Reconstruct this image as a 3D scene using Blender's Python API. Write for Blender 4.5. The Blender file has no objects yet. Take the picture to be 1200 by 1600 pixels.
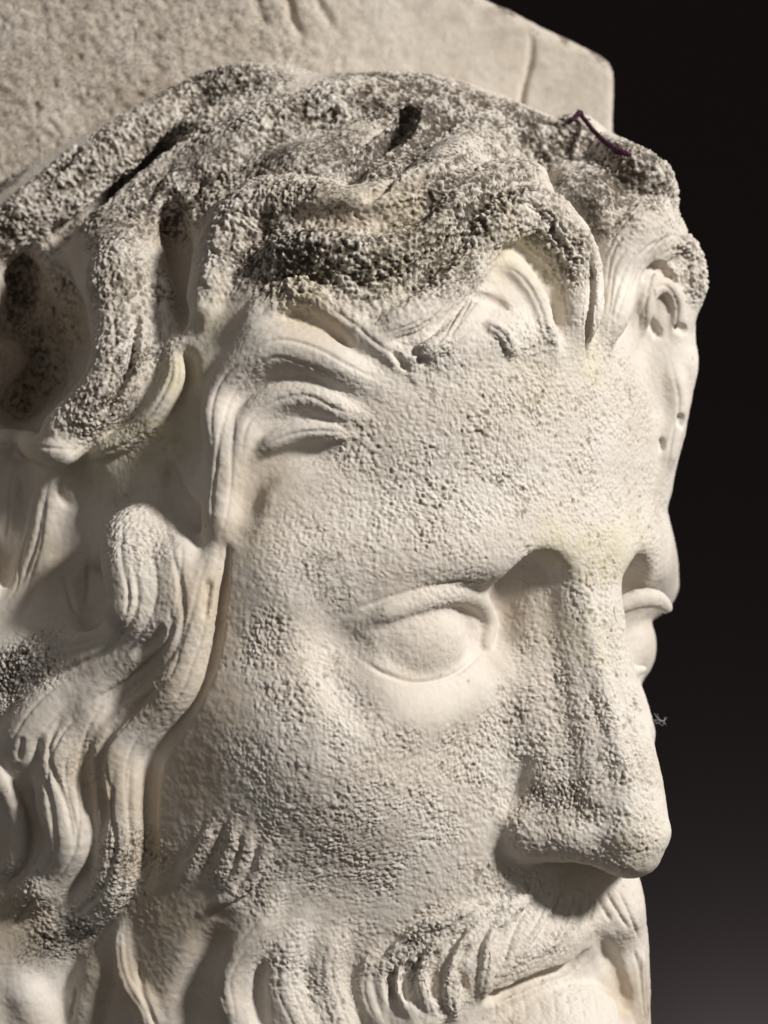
import bpy, math
import numpy as np
from mathutils import Vector

# ------------------------------------------------------------------ units
# sculpting unit: 1 u = 0.25 mm.  X right, Y away from the camera, Z up.
S = 0.00025
D = 3000.0            # camera distance to the near eye, in u
GRID = 4.0            # voxel size of the sculpted volume, u
C = bpy.context.scene.collection
scn = bpy.context.scene

# ------------------------------------------------------------------ camera
cam_d = bpy.data.cameras.new("camera")
cam = bpy.data.objects.new("camera", cam_d)
C.objects.link(cam)
cam.location = (0, -D * S, 0)
cam.rotation_euler = (math.radians(90), 0, 0)
cam_d.sensor_fit = 'VERTICAL'
cam_d.sensor_height = 24.0
cam_d.lens = 24.0 * D / 1600.0
cam_d.clip_start = 0.02
cam_d.clip_end = 50
cam_d.dof.use_dof = True
cam_d.dof.focus_distance = (D - 10) * S
cam_d.dof.aperture_fstop = 5.0
scn.camera = cam

# ------------------------------------------------------------------ world + lamps
w = bpy.data.worlds.new("World"); scn.world = w; w.use_nodes = True
bg = w.node_tree.nodes["Background"]
bg.inputs[0].default_value = (1.0, 0.94, 0.89, 1); bg.inputs[1].default_value = 0.10
scn.view_settings.view_transform = 'Standard'
scn.view_settings.look = 'None'
scn.view_settings.exposure = 0.0
scn.view_settings.gamma = 1.0

def lamp(name, kind, loc, target, energy, color, size=0.1, **kw):
    d = bpy.data.lights.new(name, kind)
    d.energy = energy; d.color = color
    if kind == 'AREA':
        d.shape = 'DISK'; d.size = size
    else:
        d.shadow_soft_size = size
    for k, v in kw.items(): setattr(d, k, v)
    o = bpy.data.objects.new(name, d); C.objects.link(o)
    o.location = loc
    o.rotation_euler = (Vector(target) - Vector(loc)).to_track_quat('-Z', 'Y').to_euler()
    return o
lamp("key_lamp", 'SPOT', (1.55, -1.02, 1.18), (0.0, 0.08, 0.02), 274.0, (1.0, 0.962, 0.905), 0.15, spot_size=math.radians(34), spot_blend=0.5)
lamp("fill_lamp", 'AREA', (-1.0, -1.9, 0.5), (0, 0.05, 0), 2.4, (1.0, 0.92, 0.83), 1.2)
lamp("wall_fill", 'SPOT', (0.68, 2.36, -1.30), (0.62, 2.6, -1.04), 15.0, (0.95, 0.97, 1.0), 0.1, spot_size=math.radians(130), spot_blend=1.0)  # added unseen lamp, gives the foot of the wall its soft gradient
# ------------------------------------------------------------------ volume sculpting kit
X0, X1, Y0, Y1, Z0, Z1 = -790., 640., -230., 660., -960., 860.
NX, NY, NZ = [int((b - a) / GRID) + 1 for a, b in ((X0, X1), (Y0, Y1), (Z0, Z1))]
ORG = np.array([X0, Y0, Z0], np.float32)
f = np.full((NX, NY, NZ), 90.0, np.float32)       # signed distance, negative inside
lab = np.zeros((NX, NY, NZ), np.uint8)            # which part each voxel belongs to
PARTS = ['face']                                   # label id -> part name
PARENT = {}                                        # label id -> parent part

def part(name, parent=None):
    PARTS.append(name); i = len(PARTS) - 1
    if parent: PARENT[i] = parent
    return i

def P(u, v, d):
    """a point seen at pixel (u, v) of the photograph, d units nearer than the eye plane"""
    q = (D - d) / D
    return np.array([(u - 600) * q, -d, (800 - v) * q], np.float32)
CT, ST = math.cos(math.radians(42)), math.sin(math.radians(42))
def F(a, b, v):
    """a point in the head's own frame: a to its far side, b forward, v height in pixels"""
    X = 257 + a * CT + b * ST; Y = 174 + a * ST - b * CT
    return np.array([X, Y, (800 - v) * (D + Y) / D], np.float32)
AX = np.array([[CT, ST, 0], [ST, -CT, 0], [0, 0, 1]], np.float32)   # lateral, forward, up

def block(lo, hi):
    i0 = np.maximum(((np.asarray(lo) - ORG) / GRID).astype(int), 0)
    i1 = np.minimum(((np.asarray(hi) - ORG) / GRID).astype(int) + 2, (NX, NY, NZ))
    if np.any(i1 <= i0): return None
    sl = tuple(slice(a, b) for a, b in zip(i0, i1))
    xs = [(ORG[n] + GRID * np.arange(i0[n], i1[n])).astype(np.float32) for n in range(3)]
    return sl, xs[0][:, None, None], xs[1][None, :, None], xs[2][None, None, :]

def blend(sl, d, k, pid, mode):
    a = f[sl]
    if mode == '+':
        if pid is not None:
            L = lab[sl]; L[d < a] = pid
        h = np.clip(0.5 + 0.5 * (a - d) / k, 0, 1)
        f[sl] = a * (1 - h) + d * h - k * h * (1 - h)
    else:
        d = -d
        h = np.clip(0.5 + 0.5 * (d - a) / k, 0, 1)
        f[sl] = a * (1 - h) + d * h + k * h * (1 - h)
        if pid is not None:
            L = lab[sl]; L[(d > a)] = pid

def ellipsoid(c, r, k=40, pid=0, mode='+', axes=AX):
    R = max(r) + k
    b = block(c - R, c + R)
    if b is None: return
    sl, x, y, z = b
    x = x - c[0]; y = y - c[1]; z = z - c[2]
    k0 = 0; k1 = 0
    for n in range(3):
        q = (axes[n, 0] * x + axes[n, 1] * y + axes[n, 2] * z) / r[n]
        k0 = k0 + q * q; k1 = k1 + (q / r[n]) ** 2
    k0 = np.sqrt(k0); k1 = np.sqrt(k1) + 1e-9
    blend(sl, (k0 * (k0 - 1) / k1).astype(np.float32), k, pid, mode)

def spline(p, step):
    """Catmull-Rom through rows of p (x, y, z, r)"""
    p = np.asarray(p, np.float32)
    if len(p) < 2: return p
    q = np.vstack([2 * p[0] - p[1], p, 2 * p[-1] - p[-2]])
    out = []
    for i in range(1, len(q) - 2):
        n = max(1, int(np.linalg.norm(q[i + 1, :2] - q[i, :2]) / step + 0.5))
        t = (np.arange(n) / n)[:, None]
        a, b, c, e = q[i - 1], q[i], q[i + 1], q[i + 2]
        out.append(0.5 * (2 * b + (c - a) * t + (2 * a - 5 * b + 4 * c - e) * t ** 2 + (3 * b - a - 3 * c + e) * t ** 3))
    out.append(p[-1:])
    return np.vstack(out)

def tube(p, k=15, pid=0, mode='+'):
    """rounded tube through rows (x, y, z, r)"""
    p = np.asarray(p, np.float32)
    if len(p) == 1: p = np.vstack([p, p + [0.1, 0, 0, 0]])
    R = p[:, 3].max() + k + GRID
    b = block(p[:, :3].min(0) - R, p[:, :3].max(0) + R)
    if b is None: return
    sl, x, y, z = b
    sh = (x.size, y.size, z.size)
    dd = np.full(sh, 1e3, np.float32)
    X, Y, Z = x.ravel(), y.ravel(), z.ravel()
    for a, c in zip(p[:-1], p[1:]):
        R = max(a[3], c[3]) + k + GRID
        lo = np.minimum(a[:3], c[:3]) - R; hi = np.maximum(a[:3], c[:3]) + R
        ii = [slice(np.searchsorted(t, l), np.searchsorted(t, h)) for t, l, h in zip((X, Y, Z), lo, hi)]
        px = X[ii[0]][:, None, None] - a[0]; py = Y[ii[1]][None, :, None] - a[1]; pz = Z[ii[2]][None, None, :] - a[2]
        v = c[:3] - a[:3]; vv = float(v @ v) + 1e-6
        t = np.clip((px * v[0] + py * v[1] + pz * v[2]) / vv, 0, 1)
        d = np.sqrt((px - t * v[0]) ** 2 + (py - t * v[1]) ** 2 + (pz - t * v[2]) ** 2) - (a[3] + t * (c[3] - a[3]))
        sub = dd[ii[0], ii[1], ii[2]]
        np.minimum(sub, d, out=sub)
    blend(sl, dd, k, pid, mode)

def samp(p):
    q = (p - ORG) / GRID
    i = np.clip(np.floor(q).astype(int), 0, np.array([NX, NY, NZ]) - 2)
    t = np.clip(q - i, 0, 1)
    r = 0
    for a in (0, 1):
        for b in (0, 1):
            for c in (0, 1):
                wt = (t[:, 0] if a else 1 - t[:, 0]) * (t[:, 1] if b else 1 - t[:, 1]) * (t[:, 2] if c else 1 - t[:, 2])
                r = r + wt * f[i[:, 0] + a, i[:, 1] + b, i[:, 2] + c]
    return r

def hits(u, v):
    """where sight lines through the pixels meet the sculpted surface, and its normals"""
    u = np.asarray(u, float); v = np.asarray(v, float)
    ys = np.arange(Y0 + 4, Y1 - 4, 4.0)
    q = (D + ys) / D
    pts = np.stack([(u[:, None] - 600) * q, np.broadcast_to(ys, (len(u), len(ys))), (800 - v[:, None]) * q], -1)
    val = samp(pts.reshape(-1, 3)).reshape(len(u), len(ys))
    neg = val < 0
    i = np.argmax(neg, 1); i = np.maximum(i, 1)
    i[~neg.any(1)] = len(ys) - 1
    r = np.arange(len(u))
    a, b = val[r, i - 1], val[r, i]
    t = np.clip(a / (a - b + 1e-6), 0, 1)
    p = pts[r, i - 1] * (1 - t[:, None]) + pts[r, i] * t[:, None]
    e = 10.0
    n = np.stack([samp(p + np.eye(3)[m] * e) - samp(p - np.eye(3)[m] * e) for m in range(3)], 1)
    n /= np.linalg.norm(n, axis=1, keepdims=True) + 1e-9
    return p, n

def smooth1(a, it):
    for _ in range(it):
        b = a.copy()
        b[1:-1] = 0.25 * a[:-2] + 0.5 * a[1:-1] + 0.25 * a[2:]
        b[0] = a[0] * 0.6 + a[1] * 0.4 if len(a) > 1 else a[0]
        b[-1] = a[-1] * 0.6 + a[-2] * 0.4 if len(a) > 1 else a[-1]
        a = b
    return a

GROOVES = []       # fine chisel lines cut after the volume is meshed: (points, width, depth)

def stroke(pts, p=12, k=14, pid=None, mode='+', lines=0, ld=2.2, lw=3.5, sm=6, ends='ab', rep=1, view=0):
    """a modelled ridge (+) or hollow (-) following the present surface through pixels (u, v, r);
    p is how far it stands proud of (or is cut below) the surface"""
    for i in range(rep):
        _stroke(pts if i == 0 else [(a, b, r * 0.72) for a, b, r in pts], p if i == 0 else p * .8, k, pid, mode, lines, ld, lw, sm, ends, view)

def _stroke(pts, p, k, pid, mode, lines, ld, lw, sm, ends, view):
    q = spline([(a, b, r, 0) for a, b, r in pts], max(4.0, 0.45 * min(t[2] for t in pts)))
    h, n = hits(q[:, 0], q[:, 1])
    if len(q) > 3:
        h = np.stack([h[:, 0], smooth1(h[:, 1], sm), h[:, 2]], 1)
        qq = (D + h[:, 1]) / D
        h[:, 0] = (q[:, 0] - 600) * qq; h[:, 2] = (800 - q[:, 1]) * qq
        n = smooth1(n, sm); n /= np.linalg.norm(n, axis=1, keepdims=True) + 1e-9
    if view: n = np.tile(np.array([[0.10, -0.98, 0.17]]), (len(n), 1))
    r = q[:, 2]
    s_ = np.linspace(0, 1, len(r)); pp = np.minimum(p, (1.6 if not view else 2.0) * r)
    if ends and len(r) > 3:
        g = np.clip(np.minimum(s_ / 0.22 if 'a' in ends else 1, (1 - s_) / 0.22 if 'b' in ends else 1), 0, 1)
        pp = pp * (g * g * (3 - 2 * g)) - 0.25 * r * (1 - g)
    c = h + n * (pp - r)[:, None] if mode == '+' else h + n * (r - pp)[:, None]
    tube(np.column_stack([c, r]), k, pid, mode)
    if lines and mode == '+':
        t = np.gradient(q[:, :2], axis=0); t /= np.linalg.norm(t, axis=1, keepdims=True) + 1e-9
        nn = np.column_stack([-t[:, 1], t[:, 0]])
        for j in range(lines):
            o = ((j + 0.5) / lines * 2 - 1) * 0.75
            wob = 0.06 * np.sin(np.arange(len(q)) * 0.35 + j * 2.1)
            a, b = int(len(q) * (0.05 + 0.12 * ((j * 37) % 5) / 5)), int(len(q) * (0.98 - 0.15 * ((j * 53) % 7) / 7))
            uv = (q[:, :2] + nn * (r * (o + wob))[:, None])[a:b]
            if len(uv) > 2: GROOVES.append((uv, lw, ld))

def deep(pts, k=20, pid=0, mode='+'):
    """a tube through pixels (u, v, d, r) at known depths"""
    q = spline([(*P(u, v, d), r) for u, v, d, r in pts], 18)
    tube(q, k, pid, mode)

def line(pts, wd=3.0, dp=3.0):
    q = spline([(a, b, 0, 0) for a, b in pts], 5.0)
    GROOVES.append((q[:, :2], wd, dp))
# ------------------------------------------------------------------ the head: large forms
FACE = 0
HAIR = part('hair'); BEARD = part('beard'); MOUST = part('moustache'); LIP = part('lower_lip')
ellipsoid(F(0, -480, 700), (535, 604, 620), 10, FACE)                  # skull
ellipsoid(F(0, -400, 1180), (458, 490, 760), 120, FACE)               # jaw and cheeks
for s in (1, -1):
    # brow and cheekbone
    o = 0 if s > 0 else -12
    tube(spline([(*F(-420 * s, -128, 910), 60), (*F(-330 * s, -60 + o, 885), 66), (*F(-200 * s, 16 + o, 866), 70),
                 (*F(-60 * s, 66, 866), 62)], 30), 90, FACE)
    if s > 0:
        ellipsoid(F(-345 * s, -130, 1150), (150, 140, 170), 130, FACE)
    ellipsoid(F(-232 * s, 92, 1000), (150, 92, 76), 50, FACE, '-')      # socket
    ellipsoid(F(-116 * s, 106, 970), (70, 98, 108), 26, FACE, '-')
    # nose
    tube(spline([(*F(-26 * s, 106, 840), 26), (*F(-30 * s, 124, 920), 20), (*F(-31 * s, 147, 1020), 18), (*F(-31 * s, 178, 1110), 18),
                 (*F(-31 * s, 209, 1220), 22), (*F(-18 * s, 205, 1298), 46), (*F(-10 * s, 192, 1316), 54)], 15), 16, FACE)
    tube(spline([(*F(-40 * s, 40, 900), 40), (*F(-58 * s, 45, 1020), 50), (*F(-66 * s, 82, 1150), 50), (*F(-68 * s, 114, 1250), 48), (*F(-60 * s, 142, 1296), 42)], 20), 50, FACE)
    tube(spline([(*F(-110 * s, 88, 1300), 46), (*F(-72 * s, 136, 1300), 42)], 12), 30, FACE)
tube(spline([(*F(0, 112, 840), 26), (*F(0, 142, 1020), 26), (*F(0, 205, 1220), 30), (*F(0, 200, 1300), 54)], 15), 10, FACE)
deep([(430, 790, -90, 120), (400, 900, -135, 165), (385, 1080, -125, 175), (380, 1280, -135, 175), (370, 1500, -175, 170)], 110, FACE)
deep([(300, 960, -170, 140), (280, 1120, -170, 140), (265, 1300, -180, 140), (250, 1500, -210, 150)], 90, FACE)
for s in (1, -1):
    tube(spline([(*F(-36 * s, 100, 930), 20), (*F(-44 * s, 112, 1020), 24), (*F(-48 * s, 142, 1130), 27), (*F(-52 * s, 172, 1240), 34)], 15), 30, FACE)
ellipsoid(F(0, -130, 1510), (290, 225, 190), 60, FACE)                # muzzle
deep([(948, 1085, -250, 60), (964, 1145, -245, 64), (952, 1250, -240, 66)], 30, FACE)
deep([(955, 1395, -180, 52), (963, 1470, -190, 54), (963, 1560, -200, 56), (965, 1660, -210, 56)], 40, MOUST)
# hair mass
deep([(970, 330, -310, 85), (1004, 440, -320, 98), (1002, 540, -335, 84)], 60, HAIR)
deep([(930, 350, -300, 100), (760, 380, -190, 115), (560, 440, -125, 120), (440, 540, -95, 90)], 60, HAIR)
deep([(850, 270, -420, 96), (640, 240, -400, 140), (400, 280, -400, 150), (220, 420, -330, 140)], 60, HAIR)
deep([(330, 600, -160, 110), (180, 760, -230, 140), (180, 960, -210, 150), (60, 1150, -220, 170), (40, 1400, -250, 190), (0, 1750, -260, 200)], 60, HAIR)
deep([(250, 330, -470, 160), (60, 460, -470, 170), (-60, 640, -430, 190), (-60, 900, -300, 180), (-60, 1200, -260, 180)], 60, HAIR)
deep([(420, 230, -520, 150), (160, 330, -560, 140), (-100, 500, -600, 150)], 60, HAIR)
deep([(1015, 510, -310, 56), (1034, 575, -315, 60), (1024, 670, -310, 52), (1008, 750, -310, 44)], 40, HAIR)
# beard mass
deep([(300, 1590, -230, 150), (480, 1680, -130, 150), (700, 1700, -110, 140), (900, 1780, -100, 120)], 90, BEARD)
for _ in range(3):                                                    # soften the blocked-out masses
    for ax in range(3):
        g = np.moveaxis(f, ax, 0)
        g[1:-1] = 0.25 * g[:-2] + 0.5 * g[1:-1] + 0.25 * g[2:]
# eyeballs and lids
EYES_LOW = part('eyelid', 'face')
stroke([(515, 985, 30), (535, 1030, 38), (555, 1075, 36), (600, 1105, 24)], 24, 40, None, '-')
stroke([(540, 1040, 24), (580, 1085, 38), (650, 1112, 44), (725, 1085, 38), (780, 1040, 24)], 16, 40, FACE, ends='ab')
for s in (1, -1):
    e = part('eyeball', 'face')
    q = 0 if s > 0 else 28
    ellipsoid(F(-252 * s, -86 - q, 1008), (122, 113, 103), 7, e)
    lid = part('eyelid', 'face')
    if s > 0:
        ellipsoid(F(-268, -34, 990), (64, 66, 56), 70, e)
        stroke([(560, 985, 10), (600, 960, 17), (655, 940, 21), (712, 930, 22), (748, 940, 18), (764, 972, 14), (758, 1010, 9)], 13, 5, lid, sm=10, ends='a')
    else:
        deep([(960, 950, -215, 15), (995, 936, -218, 17), (1025, 936, -232, 16), (1040, 948, -255, 12)], 8, lid)
deep([(976, 1042, -222, 8), (992, 1047, -230, 9), (1004, 1046, -242, 7)], 12, EYES_LOW)
line([(562, 1030), (600, 1052), (650, 1066), (700, 1058), (735, 1036), (757, 1013)], 4, 5)
line([(545, 958), (575, 945), (620, 930), (680, 915), (735, 908), (755, 920)], 4, 3.2)
# nostril
for d_ in (55, 25, -5):
    deep([(866, 1378, d_, 13), (892, 1369, d_ + 4, 19), (918, 1376, d_ + 6, 13)], 12, FACE, '-')
stroke([(790, 1260, 10), (806, 1228, 11), (820, 1195, 8)], 5, 16, None, '-')

# ------------------------------------------------------------------ moustache, lips, beard
def lock(name, parent, pts, **kw):
    stroke(pts, pid=part(name, parent), **kw)
stroke([(960, 1432, 36), (900, 1448, 42), (840, 1466, 46), (765, 1500, 52), (700, 1550, 55), (655, 1620, 50)], 31, 46, MOUST, ends='')
# mouth: hollow between moustache and lower lip, then the lip
deep([(690, 1625, 30, 18), (745, 1572, 30, 16), (800, 1535, 18, 15), (850, 1512, -5, 14), (900, 1495, -35, 14), (938, 1478, -75, 16), (962, 1520, -105, 20), (978, 1570, -125, 20), (985, 1640, -140, 20)], 8, MOUST, '-')
deep([(755, 1727, -92, 132), (832, 1670, -98, 140), (886, 1652, -122, 124), (900, 1750, -122, 124)], 7, LIP)
for x in (775, 800, 822, 846, 868, 890, 912, 932):
    line([(x - 6, 1545 + (x % 7) * 3), (x - 2, 1570), (x + 1, 1590 + (x % 5) * 4)], 3.2, 1.3)
stroke([(750, 1572, 9), (800, 1543, 14), (850, 1522, 15), (885, 1511, 12), (930, 1484, 7)], 28, 5, None, '-', view=1)
stroke([(936, 1466, 8), (950, 1490, 12), (966, 1530, 13), (978, 1580, 14), (985, 1660, 14)], 14, 13, None, '-', view=1, ends='a')
for pp in ([(905, 1392), (893, 1420), (880, 1450)], [(925, 1388), (925, 1420), (915, 1450)], [(945, 1392), (965, 1425), (985, 1455)], [(965, 1390), (985, 1430), (1000, 1470)],
           [(880, 1395), (865, 1430), (845, 1465)], [(860, 1400), (838, 1440), (805, 1490)], [(868, 1415), (848, 1455), (822, 1492)], [(892, 1400), (878, 1440), (862, 1478)], [(915, 1405), (905, 1440), (900, 1468)], [(830, 1410), (805, 1450), (785, 1510)], [(990, 1480), (1000, 1520), (1004, 1570)], [(1008, 1500), (1012, 1560), (1016, 1620)], [(930, 1400), (945, 1425), (955, 1440)]):
    line(pp, 3.5, 4.5)
ML = [[(845, 1385, 10), (800, 1420, 12), (770, 1470, 13), (758, 1530, 12), (745, 1575, 9)],
      [(815, 1400, 10), (760, 1440, 12), (722, 1490, 13), (705, 1550, 13), (715, 1610, 9)],
      [(790, 1400, 9), (735, 1430, 12), (690, 1470, 12), (665, 1530, 13), (680, 1600, 10)],
      [(765, 1405, 9), (700, 1440, 12), (650, 1480, 13), (630, 1540, 12), (655, 1610, 9)],
      [(720, 1425, 9), (650, 1460, 11), (608, 1505, 12), (605, 1555, 10), (625, 1605, 8)],
      [(875, 1395, 9), (850, 1430, 11), (825, 1470, 11), (790, 1515, 9), (768, 1545, 6)],
      [(905, 1395, 8), (890, 1430, 10), (870, 1465, 9), (845, 1490, 6)],
      [(1000, 1480, 10), (1004, 1530, 12), (1008, 1600, 12)]]
for i, m in enumerate(ML): lock('moustache_lock', 'moustache', m, p=16 if i < 5 else 7, k=5 if i < 5 else 9, lines=1, ld=2.5)
for m in ([(640, 1500, 6), (632, 1535, 8), (642, 1570, 6)], [(690, 1480, 6), (676, 1520, 9), (680, 1570, 6)], [(735, 1470, 6), (722, 1510, 9), (730, 1560, 6)], [(795, 1440, 5), (778, 1480, 8), (775, 1520, 5)], [(610, 1520, 6), (615, 1560, 7)]):
    stroke(m, 12, 5, None, '-')
# sideburn tufts and beard locks
BL = [[(335, 1285, 9), (315, 1320, 13), (295, 1355, 12), (280, 1380, 6)],
      [(368, 1285, 9), (360, 1325, 13), (345, 1360, 12), (332, 1385, 6)],
      [(390, 1295, 8), (382, 1340, 12), (362, 1375, 12), (345, 1400, 7)],
      [(419, 1320, 8), (405, 1360, 11), (378, 1390, 12), (345, 1410, 10), (315, 1430, 6)]]
for m in BL: lock('beard_lock', 'beard', m, p=7, k=10)
for m in ([(352, 1285), (335, 1330), (312, 1375)], [(376, 1295), (372, 1335), (352, 1380)], [(402, 1318), (392, 1355), (365, 1395)], [(322, 1280), (303, 1320), (285, 1350)], [(420, 1350), (395, 1395), (350, 1420)]):
    line(m, 4.5, 3.5)
BL = [[(435, 1395, 12), (405, 1450, 20), (365, 1495, 24), (352, 1540, 22), (362, 1585, 14), (368, 1620, 6)],
      [(480, 1430, 20), (450, 1490, 26), (445, 1540, 28), (465, 1590, 28), (500, 1650, 24)],
      [(530, 1450, 20), (510, 1510, 26), (520, 1570, 28), (550, 1640, 26)],
      [(195, 1425, 8), (190, 1470, 12), (200, 1530, 15), (230, 1580, 17), (240, 1650, 16)],
      [(590, 1480, 12), (575, 1540, 18), (600, 1610, 18)]]
for m in BL: lock('beard_lock', 'beard', m, p=15, k=16, lines=2, ld=1.5)
stroke([(345, 1440, 14), (320, 1500, 22), (300, 1570, 26), (300, 1640, 26)], 14, 30, None, '-')
stroke([(408, 1505, 9), (403, 1560, 13), (412, 1620, 14)], 16, 10, None, '-')

# ------------------------------------------------------------------ hair below the temple
stroke([(120, 770, 30), (112, 850, 46), (116, 915, 54), (130, 955, 46)], 40, 50, None, '-', ends='b')
stroke([(0, 800, 12), (12, 860, 16), (5, 920, 18)], 30, 14, None, '-')
stroke([(258, 740, 14), (278, 790, 24), (310, 815, 18)], 22, 20, None, '-', ends='')
stroke([(285, 570, 18), (290, 650, 24), (295, 740, 22)], 24, 22, None, '-', ends='b')
stroke([(215, 1120, 50), (165, 1200, 72), (150, 1300, 74), (110, 1400, 74), (40, 1470, 70)], 34, 50, HAIR)
for m in ([(60, 1150), (62, 1200), (80, 1260), (85, 1330)], [(100, 1110), (75, 1180), (105, 1260), (118, 1330)], [(10, 1105), (60, 1065), (120, 1040), (180, 1010)],
          [(268, 940), (258, 1005), (205, 1060), (130, 1105)], [(205, 870), (215, 940), (185, 1000), (120, 1050)], [(180, 1190), (172, 1260), (178, 1330), (150, 1400), (80, 1455)],
          [(205, 1180), (202, 1260), (205, 1340), (180, 1400)], [(270, 870), (285, 930), (280, 1000), (240, 1060)], [(35, 1150), (28, 1190)], [(70, 770), (55, 850), (30, 920)], [(40, 760), (35, 830), (10, 890)],
          [(100, 900), (112, 940), (120, 960)], [(130, 830), (140, 900), (135, 950)], [(60, 1400), (20, 1450)], [(215, 1500), (225, 1560), (250, 1620)], [(120, 1540), (110, 1600)]):
    line(m, 5, 4.5)
stroke([(352, 850, 8), (342, 940, 10), (326, 1040, 12), (282, 1125, 14), (240, 1190, 15), (232, 1280, 15), (232, 1370, 15), (200, 1440, 12)], 13, 8, None, '-', ends='b')
HL = [  # (proud, blend, lines, path)
 (40, 26, 3, [(240, 745, 46), (226, 805, 70), (236, 870, 76), (242, 940, 74), (215, 1005, 70), (150, 1065, 68), (90, 1110, 62), (45, 1180, 56), (25, 1270, 40)]),
 (27, 6, 2, [(345, 790, 14), (333, 870, 22), (316, 930, 28), (300, 1000, 34), (275, 1065, 40), (228, 1118, 42), (186, 1170, 42), (184, 1240, 40), (186, 1310, 40), (175, 1380, 40), (130, 1440, 44), (70, 1500, 44)]),
 (24, 24, 1, [(195, 800, 46), (192, 870, 50), (202, 930, 48), (190, 985, 40)]),
 (20, 24, 1, [(285, 840, 38), (284, 900, 42), (272, 970, 42), (240, 1030, 36)]),
 (24, 24, 1, [(175, 1075, 32), (135, 1150, 36), (120, 1220, 38), (122, 1300, 36), (100, 1360, 30)]),
 (26, 16, 2, [(130, 1120, 28), (90, 1190, 40), (92, 1260, 44), (105, 1320, 38), (70, 1380, 34), (0, 1430, 30)]),
 (24, 8, 0, [(-20, 1170, 12), (14, 1230, 15), (30, 1285, 15), (26, 1340, 15), (0, 1385, 12)]),
 (16, 20, 0, [(165, 1470, 26), (150, 1520, 34), (135, 1570, 36), (130, 1660, 36)]),
 (14, 24, 0, [(30, 1530, 24), (60, 1600, 34), (70, 1670, 34)]),
 (8, 24, 2, [(72, 735, 18), (58, 810, 26), (46, 870, 28), (28, 930, 24), (-10, 970, 20)]),
 (13, 40, 1, [(-40, 1025, 34), (40, 1020, 38), (110, 1012, 36), (170, 990, 24)]),
 (10, 14, 1, [(22, 730, 14), (14, 800, 18), (10, 860, 16)]),
 (12, 22, 0, [(185, 775, 16), (222, 745, 22), (258, 742, 16)]),
 # strand dropping in front of the temple
 (16, 24, 2, [(362, 630, 26), (350, 710, 34), (345, 785, 32), (336, 850, 22)]),
]
for p_, k_, n_, m in HL: lock('hair_lock', 'hair', m, p=p_ * 1.3, k=k_ * .85, lines=n_)
stroke([(255, 1075, 5), (200, 1112, 8), (163, 1155, 9), (152, 1210, 9), (160, 1270, 7), (155, 1330, 5)], 11, 8, None, '-')
stroke([(326, 900, 5), (325, 940, 7), (318, 970, 4)], 10, 4, None, '-')
stroke([(212, 1024, 6), (235, 1005, 10), (258, 978, 6)], 10, 8, None, '-')
stroke([(95, 765, 8), (108, 790, 6)], 12, 6, None, '-')
stroke([(62, 1150, 6), (55, 1190, 9), (62, 1230, 6)], 8, 10, None, '-')

stroke([(148, 890, 20), (145, 935, 30), (150, 968, 26)], 34, 20, None, '-', view=1)
# ------------------------------------------------------------------ shaggy side locks
stroke([(30, 430, 50), (70, 500, 66), (72, 590, 62), (30, 640, 44)], 72, 85, None, '-', view=1)
stroke([(15, 400, 26), (35, 430, 36), (30, 480, 34), (10, 520, 26)], 50, 34, None, '-', rep=2, view=1)
stroke([(60, 500, 30), (70, 570, 40), (40, 620, 36), (10, 650, 26)], 46, 40, None, '-', rep=2, view=1)
stroke([(262, 310, 22), (275, 370, 34), (287, 430, 30), (292, 510, 18)], 44, 14, None, '-', rep=2, view=1)
HL = [
 (50, 16, 2, [(165, 340, 40), (188, 410, 60), (198, 480, 66), (205, 550, 60), (180, 620, 50), (110, 690, 40), (40, 720, 30)]),
 (18, 8, 2, [(272, 530, 12), (272, 590, 16), (245, 645, 18), (190, 690, 18), (120, 715, 14)]),
 (22, 14, 1, [(-30, 690, 18), (60, 700, 22), (130, 705, 20)]),
 (14, 8, 0, [(385, 375, 12), (352, 430, 11), (340, 470, 11), (315, 520, 9)]),
 (12, 6, 0, [(350, 390, 8), (330, 450, 8), (308, 510, 8), (280, 530, 7)]),
]
for p_, k_, n_, m in HL: lock('hair_lock', 'hair', m, p=p_ * 1.3, k=k_ * .85, lines=n_)
stroke([(212, 470, 5), (212, 530, 7), (200, 580, 9), (178, 622, 8), (150, 655, 6)], 16, 6, None, '-', rep=2)

# ------------------------------------------------------------------ upper hair: long strands from the crown
HL = [
 (34, 24, 0, [(-60, 400, 34), (40, 335, 40), (120, 275, 42), (210, 215, 42), (300, 165, 40), (400, 130, 36), (490, 120, 30)]),
 (20, 30, 0, [(290, 270, 36), (360, 220, 44), (450, 180, 46), (540, 150, 44), (640, 140, 36)]),
 (31, 40, 0, [(340, 480, 30), (350, 390, 50), (400, 325, 58), (490, 325, 56), (580, 330, 52), (660, 300, 44), (710, 255, 40), (780, 205, 36), (830, 190, 30)]),
 (18, 24, 0, [(400, 260, 40), (520, 235, 46), (620, 190, 44), (680, 150, 36)]),
 (27, 34, 0, [(385, 440, 24), (440, 395, 36), (520, 388, 38), (600, 398, 34), (660, 365, 32), (720, 315, 32), (790, 280, 34), (850, 290, 32), (900, 350, 24)]),
 (32, 20, 0, [(840, 195, 26), (900, 214, 34), (945, 244, 34), (1005, 275, 36), (1060, 325, 30)]),
]
for p_, k_, n_, m in HL: lock('hair_lock', 'hair', m, p=p_ * 1.3, k=k_ * .85, lines=n_)
stroke([(-20, 300, 18), (60, 232, 26), (110, 195, 20), (155, 165, 8)], 70, 8, None, '-', rep=3, view=1)
stroke([(20, 315, 7), (90, 260, 11), (150, 200, 8)], 36, 6, None, '-')
stroke([(70, 385, 18), (165, 308, 36), (230, 252, 30), (295, 195, 12)], 74, 12, None, '-', rep=3, view=1)
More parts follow.
